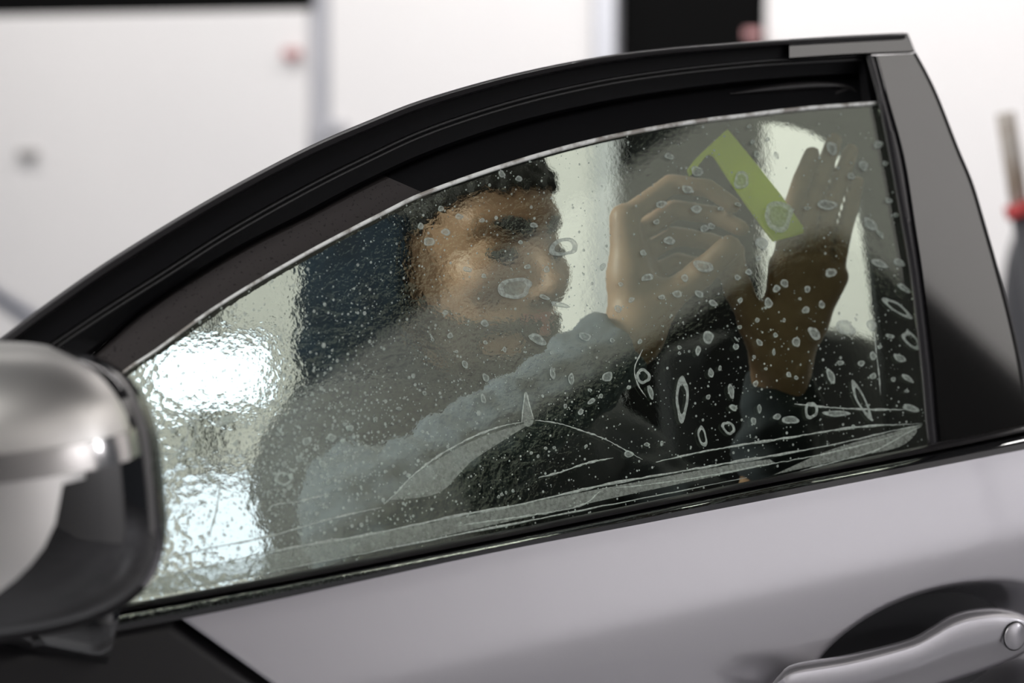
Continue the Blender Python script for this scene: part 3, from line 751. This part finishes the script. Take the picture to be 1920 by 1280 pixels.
ankR = np.array([kneeR[0] - 0.02, kneeR[1] + 0.02, 0.09]); ankL = np.array([kneeL[0] + 0.02, kneeL[1], 0.09])

h_ = 0.0032
lo = np.minimum.reduce([r_el, pel - .2, HL(-.12, -.1, -.1), ankR]) - 0.08; lo[2] = 0.0
hi = np.maximum.reduce([l_wr, kneeL, kneeR, HL(.1, .1, .1)]) + 0.14; hi[2] = HL(0, 0, .14)[2] + 0.03
bd = Field(lo, hi, h_)
def head(f, inflate=0.0, features=True):
    s = HS; i = inflate
    f.ell(HL(-.012, 0, .030), np.array([.098, .077, .090]) * s + i, ROT, k=.01)
    f.ell(HL(.022, 0, -.040), np.array([.066, .060, .078]) * s + i, ROT, k=.03)
    f.cap(HL(.045, .018, -.095), HL(.045, -.018, -.095), .024 * s + i, k=.025)
    f.cap(HL(.066, .008, -.100), HL(.066, -.008, -.100), .016 * s + i, k=.018)
    for q in (-1, 1):
        f.cap(HL(-.005, q * .058, -.03), HL(.035, q * .035, -.09), .020 * s + i, .018 * s + i, k=.025)   # jaw
    if not features: return
    for q in (-1, 1):
        f.cap(HL(.078, q * .010, .022), HL(.060, q * .050, .020), .0125 * s, .009 * s, k=.014)           # brow
        f.ell(HL(.093, q * .032, -.002), np.array([.020, .018, .012]) * s, ROT, k=.012, op='cut')        # socket
        f.ell(HL(.062, q * .033, -.002), np.array([.0155, .0175, .0125]) * s, ROT, k=.004)               # lidded eye
        f.ell(HL(.060, q * .044, -.030), np.array([.020, .020, .016]) * s, ROT, k=.02)                   # cheekbone
        f.ell(HL(.093, q * .0125, -.047), np.array([.011, .009, .008]) * s, ROT, k=.006)                 # nostril wing
        f.ell(HL(-.008, q * .080, -.010), np.array([.017, .008, .032]) * s, ROT, k=.006)                 # ear
        f.ell(HL(-.002, q * .088, -.008), np.array([.009, .006, .018]) * s, ROT, k=.004, op='cut')
    f.cap(HL(.082, 0, .006), HL(.106, 0, -.038), .0075 * s, .0105 * s, k=.010)                            # nose
    f.ell(HL(.106, 0, -.040), np.array([.012, .012, .010]) * s, ROT, k=.006)
    f.ell(HL(.070, 0, -.070), np.array([.020, .030, .020]) * s, ROT, k=.015)                              # muzzle
    for a, b, rr, z in ((-.020, 0, .0045, -.066), (.020, 0, .0045, -.066)):
        f.cap(HL(.080, a, z - .003), HL(.091, b, z), .004 * s, .0055 * s, k=.004)
        f.cap(HL(.079, a, z - .007), HL(.089, b, z - .013), .004 * s, .0065 * s, k=.004)
head(bd)
nk = HL(-.045, 0, -.06); nb = chest + np.array([0, 0, 0.07]); nb = nb * .55 + HL(-.06, 0, -.2) * .45
bd.cap(nk, nb, .056, .062, k=.03)
bd.ell(chest + np.array([0, .0, -.10]), (.17, .13, .20), k=.05)
bd.ell((chest + pel) / 2 - np.array([0, 0, .05]), (.14, .12, .20), k=.05)
bd.ell(pel, (.16, .15, .12), k=.04)
for a, b, ra, rb in ((nb, r_sh, .055, .055), (nb, l_sh, .055, .055), (r_sh, r_el, .046, .034), (l_sh, l_el, .046, .034),
                     (hipR, kneeR, .085, .058), (hipL, kneeL, .085, .058), (kneeR, ankR, .056, .036), (kneeL, ankL, .056, .036),
                     (ankR, ankR + np.array([.15, 0, -.045]), .036, .026), (ankL, ankL + np.array([.15, .02, -.045]), .036, .026)):
    bd.cap(a, b, ra, rb, k=.035)
def arm(el, wr):
    mid = el + (wr - el) * .35
    bd.cap(el, mid, .033, .034, k=.01); bd.cap(mid, wr, .034, .0245, k=.01)
arm(r_el, r_wr); arm(l_el, l_wr)
def hand(wr, knuckles, fingers, thumb, palm_r=.015):
    """knuckles: 4 points index..little, fingers: 4 lists of joints, thumb: joints starting beside the wrist"""
    for i, kn in enumerate(knuckles):
        base = wr + (kn - wr) * .12
        bd.cap(base, kn, .017, .0125, k=.012)
    bd.cap((knuckles[0] + wr) / 2, (knuckles[3] + wr) / 2, palm_r, palm_r * .9, k=.014)
    for (kn, js, r0) in zip(knuckles, fingers, (.0093, .0094, .0091, .0082)):
        p = kn
        for q, j in enumerate(js):
            bd.cap(p, j, r0 * (1 - .08 * q), r0 * (1 - .08 * (q + 1)), k=.0012); p = j
    p = thumb[0]; bd.cap(wr, p, .018, .015, k=.014)
    for q, j in enumerate(thumb[1:]):
        bd.cap(p, j, .0125 - .001 * q, .0115 - .001 * q, k=.005); p = j
# right hand: bent over the squeegee; knuckle ridge towards the front, fingers reach the blade
hand(r_wr, [J(1168, 410, .060), J(1180, 446, .078), J(1196, 482, .092), J(1216, 520, .100)],
     [[J(1256, 346, .050), J(1325, 354, .032), J(1372, 386, .022)],
      [J(1262, 394, .064), J(1335, 404, .044), J(1388, 430, .026)],
      [J(1264, 443, .076), J(1332, 455, .052), J(1380, 470, .034)],
      [J(1268, 490, .086), J(1322, 502, .066), J(1356, 512, .050)]],
     [J(1245, 560, .060), J(1310, 515, .040), J(1365, 465, .018)])
# left hand: flat against the film, fingers up
hand(l_wr, [J(1466, 498, .034), J(1501, 492, .034), J(1533, 500, .036), J(1562, 520, .040)],
     [[J(1478, 410, .030), J(1500, 340, .024), J(1520, 290, .020)],
      [J(1515, 395, .030), J(1541, 322, .024), J(1562, 265, .020)],
      [J(1550, 405, .031), J(1574, 335, .025), J(1593, 284, .021)],
      [J(1578, 440, .033), J(1594, 388, .028), J(1605, 342, .024)]],
     [J(1415, 610, .062), J(1382, 545, .048), J(1372, 492, .034)])
person = empty('person', (float(pel[0]), float(pel[1]), 0), 'person in a navy hood and grey-blue sleeves working on the film behind the window', 'person')
def lips(C):
    L_ = toloc(C); return ((np.abs(L_[:, 1]) < .023) & (L_[:, 2] < -.0615 - 0.15 * np.abs(L_[:, 1])) & (L_[:, 2] > -.083 + .3 * np.abs(L_[:, 1])) & (L_[:, 0] > .078) & (L_[:, 0] < .115)).astype(int)
body = sdf_obj('body', bd, ['skin', 'lip'], person, lips)
body['label'] = 'bare face and hands'
# hair cap
hlo, hhi = np.array(HO) - .17, np.array(HO) + .17
f = Field(hlo, hhi, .003)
f.ell(HL(-.014, 0, .030), np.array([.105, .084, .096]) * HS, ROT, k=0)
sl, g = f.sub(hlo, hhi); C = np.stack([a - o_ for a, o_ in zip(g, np.array(HO))], -1) @ HRn / HS
xx, yy, zz = C[..., 0], C[..., 1], C[..., 2]
wave = .003 * np.sin(xx * 330) * np.sin(yy * 290 + 1) + .002 * np.sin(zz * 400 + yy * 250)
cutp = (.050 - .75 * np.clip(-xx + .062, 0, .2) * 0.9) - zz                          # hairline falls to the temples
cutp = np.maximum(cutp, -1) + wave
f.D[sl] = np.maximum(f.D[sl] + wave, cutp * .8)
sdf_obj('hair', f, 'hair', person)
# short beard following the jaw
f = Field(hlo, hhi, .0025)
head(f, .0055, False)
f.ell(HL(.070, 0, -.070), np.array([.0225, .0325, .0225]) * HS, ROT, k=.012)
up = zz + .046 - .55 * np.clip(.035 - xx, 0, .06) * 1.0 + .004 * np.sin(yy * 400 + xx * 300)
f.D[sl] = np.maximum(f.D[sl], up)
mouth = np.sqrt((yy / .022) ** 2 + ((zz + .072) / .0125) ** 2) - 1
f.D[sl] = np.maximum(f.D[sl], np.where(xx > .05, -mouth * .012, -1))
f.D[sl] = np.maximum(f.D[sl], -(xx + .02))
sdf_obj('beard', f, 'beard', person)
# brows and lashes
for q in (-1, 1):
    tube('eyebrow', [HL(.0905 - .30 * abs(t_ - .1) * .06, q * (.012 + .042 * t_), .020 + .010 * math.sin(math.pi * (t_ * .8 + .1))) if False else
                     HL(.0915 - .018 * t_ - .012 * t_ * t_, q * (.011 + .042 * t_), (.0125 + .007 * math.sin(math.pi * t_ * .8))) for t_ in [i / 9 for i in range(10)]],
         [.006, .0072, .0075, .0073, .007, .0063, .0056, .0048, .004, .003], 'hair', person)
    tube('eyelash', [HL(.0790 - .007 * (2 * t_ - 1) ** 2, q * (.018 + .031 * t_), -.0075 - .003 * math.sin(math.pi * t_)) for t_ in [i / 7 for i in range(8)]], [.002, .005, .0060, .0060, .0060, .0056, .0046, .003], 'hair', person)
# hood: thick shell round the back of the head, open to the face
f = Field(hlo - .06, hhi + .06, .004); sl, g = f.sub(hlo - .06, hhi + .06)
C = np.stack([a - o_ for a, o_ in zip(g, np.array(HO))], -1) @ HRn / HS; xx, yy, zz = C[..., 0], C[..., 1], C[..., 2]
f.ell(HL(-.052, 0, -.03), np.array([.122, .112, .128]) * HS, ROT, k=0)
f.cap(HL(-.06, 0, -.05), HL(-.085, 0, -.17), .095, .115, k=.06)
inn = Field(hlo - .06, hhi + .06, .004); inn.ell(HL(-.040, 0, -.03), np.array([.112, .100, .118]) * HS, ROT, k=0); inn.cap(HL(-.04, 0, -.05), HL(-.06, 0, -.17), .08, .09, k=.05)
fold = .004 * np.sin(zz * 70 + xx * 60) + .003 * np.sin(yy * 90 + zz * 50)
f.D = np.maximum(f.D + fold, -inn.D)
f.D = np.maximum(f.D, (xx - .012 + .28 * np.clip(zz, 0, 1) - .25 * np.clip(-zz - .05, 0, 1)))
sdf_obj('hood', f, 'hood', person)
# vest and sleeves
lo2 = np.minimum(r_sh, pel) - .22; hi2 = np.maximum(l_sh, pel) + .2; lo2[2] = pel[2] - .12; hi2[2] = chest[2] + .16
f = Field(lo2, hi2, .005)
f.ell(chest + np.array([0, .0, -.10]), (.19, .15, .22), k=.05); f.ell((chest + pel) / 2 - np.array([0, 0, .05]), (.165, .145, .22), k=.05); f.ell(pel + np.array([0, 0, .02]), (.18, .17, .12), k=.04)
f.cap(nb - np.array([0, 0, .02]), r_sh, .085, .085, k=.04); f.cap(nb - np.array([0, 0, .02]), l_sh, .085, .085, k=.04)
f.cap(r_sh, r_sh + (r_el - r_sh) * .25, .088, .080, k=.03); f.cap(l_sh, l_sh + (l_el - l_sh) * .25, .085, .078, k=.03)
sdf_obj('vest', f, 'vest', person)
def sleeve(sh, el, wr, stop=.93, m='sleeve'):
    pts = np.stack([sh, el, wr]); f = Field(pts.min(0) - .11, pts.max(0) + .11, .004)
    end = el + (wr - el) * stop
    f.cap(sh, el, .062, .046, k=.02); f.cap(el, end, .046, .030, k=.03)
    d = (wr - el) / np.linalg.norm(wr - el)
    for t_, r_ in ((.18, .046), (.34, .044), (.46, .041), (.60, .038), (.74, .035), (.86, .033)):
        c = el + (wr - el) * t_; f.ell(c, (r_, r_, r_ * .96), k=.012)
    f.cap(end - d * .012, end, .034, .0335, k=.004)
    sl, g = f.sub(f.lo, f.lo + .004 * np.array(f.n)); q = sum((g[i] - end[i]) * d[i] for i in range(3))
    near = sum((g[i] - end[i]) ** 2 for i in range(3)) < .11 ** 2
    f.D[sl] = np.where(near, np.maximum(f.D[sl], q), f.D[sl])
    w_ = .0022 * np.sin(g[0] * 160 + g[2] * 110) + .0018 * np.sin(g[2] * 210 - g[0] * 60 + g[1] * 90)
    f.D[sl] += w_
    return sdf_obj('sleeve', f, m, person)
sleeve(r_sh, r_el, r_wr, 0.94); sleeve(l_sh, l_el, l_wr, .04, 'vest')
# trousers and shoes
pts = np.stack([hipR, hipL, kneeR, kneeL, ankR, ankL]); f = Field(pts.min(0) - .14, pts.max(0) + .14, .006)
f.ell(pel, (.175, .165, .125), k=.04)
for a, b, ra, rb in ((hipR, kneeR, .10, .075), (hipL, kneeL, .10, .075), (kneeR, ankR, .074, .058), (kneeL, ankL, .074, .058)): f.cap(a, b, ra, rb, k=.03)
f.D[:, :, :max(0, int((.085 - f.lo[2]) / .006))] = 1.0
sdf_obj('trousers', f, 'trouser', person)
for a in (ankR, ankL):
    f = Field(a - [.10, .1, .1], a + [.25, .1, .06], .005); f.cap(a - [.03, 0, .045], a + [.15, 0, -.052], .042, .035, k=.02); f.cap(a, a - [0, 0, .03], .045, .045, k=.02)
    gz = f.lo[2] + .005 * np.arange(f.n[2]); f.D = np.maximum(f.D, (.004 - gz)[None, None, :].astype(np.float32))
    sdf_obj('shoe', f, 'darkgrey', person)
# stool he sits on
st = empty('work_stool', (float(pel[0]), float(pel[1]), 0), 'low round black work stool under the person behind the door', 'stool')
def lathe(name, c, prof, m, parent, seg=36):
    V, F = [], []
    for r_, z_ in prof:
        for k in range(seg): V.append((c[0] + r_ * math.cos(2 * math.pi * k / seg), c[1] + r_ * math.sin(2 * math.pi * k / seg), z_))
    for i in range(len(prof) - 1):
        for k in range(seg): F.append((i * seg + k, i * seg + (k + 1) % seg, (i + 1) * seg + (k + 1) % seg, (i + 1) * seg + k))
    F += [tuple(range(seg)), tuple(range((len(prof) - 1) * seg, len(prof) * seg))]
    return mesh(name, V, F, m, parent, auto=50)
zs = pel[2] - .130
lathe('seat', pel, [(.14, zs - .07), (.165, zs - .055), (.17, zs - .03), (.16, zs - .005), (.12, zs)], 'darkgrey', st)
lathe('pole', pel, [(.025, .08), (.025, zs - .068)], 'chrome', st, 20)
for k in range(5):
    q = 2 * math.pi * k / 5; e = np.array([pel[0] + .22 * math.cos(q), pel[1] + .22 * math.sin(q), .035])
    tube('leg', [(pel[0], pel[1], .085), tuple(e + [0, 0, .03])], .014, 'darkgrey', st)
    lathe('caster', e, [(.012, .002), (.022, .01), (.024, .025), (.02, .045), (.008, .05)], 'darkgrey', st, 14)

# ------------------------------------------------------------------ squeegee in the hand
sq = empty('squeegee', tuple(J(1390, 350, .014)), 'lime green hard card squeegee held by the right hand against the film', 'squeegee')
pts = [(1358, 246), (1410, 309), (1457, 368), (1500, 430), (1500, 440), (1446, 455), (1400, 393), (1360, 335), (1334, 295), (1326, 292), (1318, 296), (1289, 333), (1285, 320), (1300, 300), (1330, 272)]
prism('blade', [W(x, y, -.018) for x, y in pts], N, .004, 'lime', sq, bev=.0006)

# ------------------------------------------------------------------ things behind
# car's own body side behind the open door: arched dark pillar
PB_L = [(1395, 228), (1470, 236), (1530, 256), (1572, 296), (1596, 350), (1618, 470), (1634, 600), (1650, 740), (1668, 900)]
PB_R = [(1395, 120), (1500, 125), (1640, 150), (1740, 260), (1780, 360), (1800, 470), (1815, 600), (1830, 740), (1845, 900)]
def far_(px, py, off): return W(px, py, off)
o = strip('body_pillar', PB_L, PB_R, [(0, -.42), (0, -.38), (.05, -.375), (.9, -.375), (1, -.385), (1, -.42)], 'black', car, fn=far_, n=40)
o['label'] = 'dark pillar of the door opening seen through the glass'
# dark seat of the car, its shoulder seen low behind the glass
strip('seat', [(1238, 1300), (1240, 1000), (1236, 800), (1228, 700), (1250, 655), (1330, 625)], [(1700, 1300), (1700, 1000), (1690, 800), (1668, 690), (1640, 640), (1560, 615)],
      [(0, -.66), (.06, -.62), (.2, -.60), (.5, -.61), (.8, -.60), (.94, -.62), (1, -.66), (.9, -.74), (.1, -.74)], 'black', car, fn=far_, n=40)
# LED work light on a stand, seen through the wet glass
def LP(px, py, d): return Vector(hit(px, py, AIM + Vector((0, 1, 0)) * d, Vector((0, -1, 0))))
lc1 = LP(395, 700, 1.3); lc2 = LP(430, 985, 1.25)
ws = empty('work_light', (lc1.x, lc1.y, 0), 'two-headed white LED work light on a stand behind the front of the window', 'lamp')
tw = (EYE - lc1).normalized(); tws = Vector((tw.x, tw.y, 0)).normalized(); rt = Vector((-tws.y, tws.x, 0))
for c, hw, hh, m_ in ((lc1, .068, .036, 'led'), (lc2, .075, .058, 'led2')):
    hd = box('lamp_head', c - tws * .025, rt, tws, Z, hw + .012, .02, hh + .012, 'darkgrey', ws, bev=.005)
    box('light_panel', c - tws * .003, rt, tws, Z, hw, .004, hh, m_, hd)
tube('pole', [lc1 - tws * .06 + Z * .1, Vector((lc1.x, lc1.y, .1)) - tws * .06], .012, 'darkgrey', ws)
for k in range(3):
    q = 2 * math.pi * k / 3 + .4; b = Vector((lc1.x, lc1.y, 0)) - tws * .06
    tube('leg', [b + Z * .45, b + Vector((.3 * math.cos(q), .3 * math.sin(q), .012))], .010, 'darkgrey', ws)
# small red thermostats, hooks on the wall
o = box('wall_switch', B(547, 101, .015), WE, WN, Z, .020, .012, .012, 'faded', None, bev=.004); tag(o, 'small faded red switch on the white wall beside the panel joint', 'switch')
o = box('wall_hook', B(52, 289, .012), WE, WN, Z, .026, .010, .010, 'hook', None, bev=.004); tag(o, 'small dark hook low on the white wall near the frame', 'hook')
o = box('wall_socket', B(622, 238, .012), WE, WN, Z, .035, .010, .012, 'grey', None, bev=.004); tag(o, 'small grey socket on the wall under the joint strip', 'socket')
o = box('alarm_button', B(1412, 64, .03), WE, WN, Z, .016, .02, .010, 'faded', None, bev=.004); tag(o, 'small red button at the edge of the black wall bay', 'button')
# tool leaning at the right edge and the dark machine under it
def T(px, py, d=2.2): return Vector(hit(px, py, EYE + D * (1.85 + d), -D))
tl = empty('scraper_pole', (T(1935, 400).x, T(1935, 400).y, 0), 'weathered wooden pole with red collar leaning at the right edge', 'pole')
tube('shaft', [T(1885, 212, 1.5), T(1897, 290, 1.5), T(1912, 392, 1.5)], .013, 'wood', tl)
tube('collar', [T(1910, 380, 1.5), T(1918, 405, 1.5)], .022, 'red', tl)
tube('shaft', [T(1913, 400, 1.5), T(1990, 900, 1.5), Vector((T(1990, 900, 1.5).x, T(1990, 900, 1.5).y, .01))], .013, 'darkgrey', tl)
f = Field(np.array(T(1990, 640)) - [.5, .5, .8], np.array(T(1990, 640)) + [.5, .5, .5], .02)
mcn = T(2010, 640, 2.3)
V, F = [], []
mach = strip('covered_machine', [(1940, 385), (1905, 430), (1885, 490), (1878, 560), (1880, 700), (1890, 900), (1900, 1300)], [(2060, 385), (2080, 430), (2100, 490), (2110, 560), (2110, 700), (2110, 900), (2110, 1300)],
             [(0, 0), (.05, .08), (.3, .14), (.6, .14), (.95, .08), (1, 0), (.5, -.1)], 'darkgrey', None, fn=lambda a, b, o_: T(a, b, 2.35 - o_), n=30)
tag(mach, 'dark grey covered machine standing at the right edge behind the door', 'machine')
# grey bench edge low at the left behind the frame
def Q(px, py, d=1.9): return Vector(hit(px, py, EYE + D * (1.85 + d), -D))
bn = strip('metal_rail', [(-400, 380), (-100, 480), (20, 548), (80, 585)], [(-400, 420), (-100, 520), (10, 590), (60, 625)], [(0, 0), (.2, .03), (.5, .0), (.8, .03), (1, 0), (1, -.4), (0, -.4)], 'grey', None, fn=lambda a, b, o_: Q(a, b, 1.9 - o_), n=20)
for v in bn.data.vertices: pass
tag(bn, 'grey metal rail sloping down behind the front of the frame', 'rail')
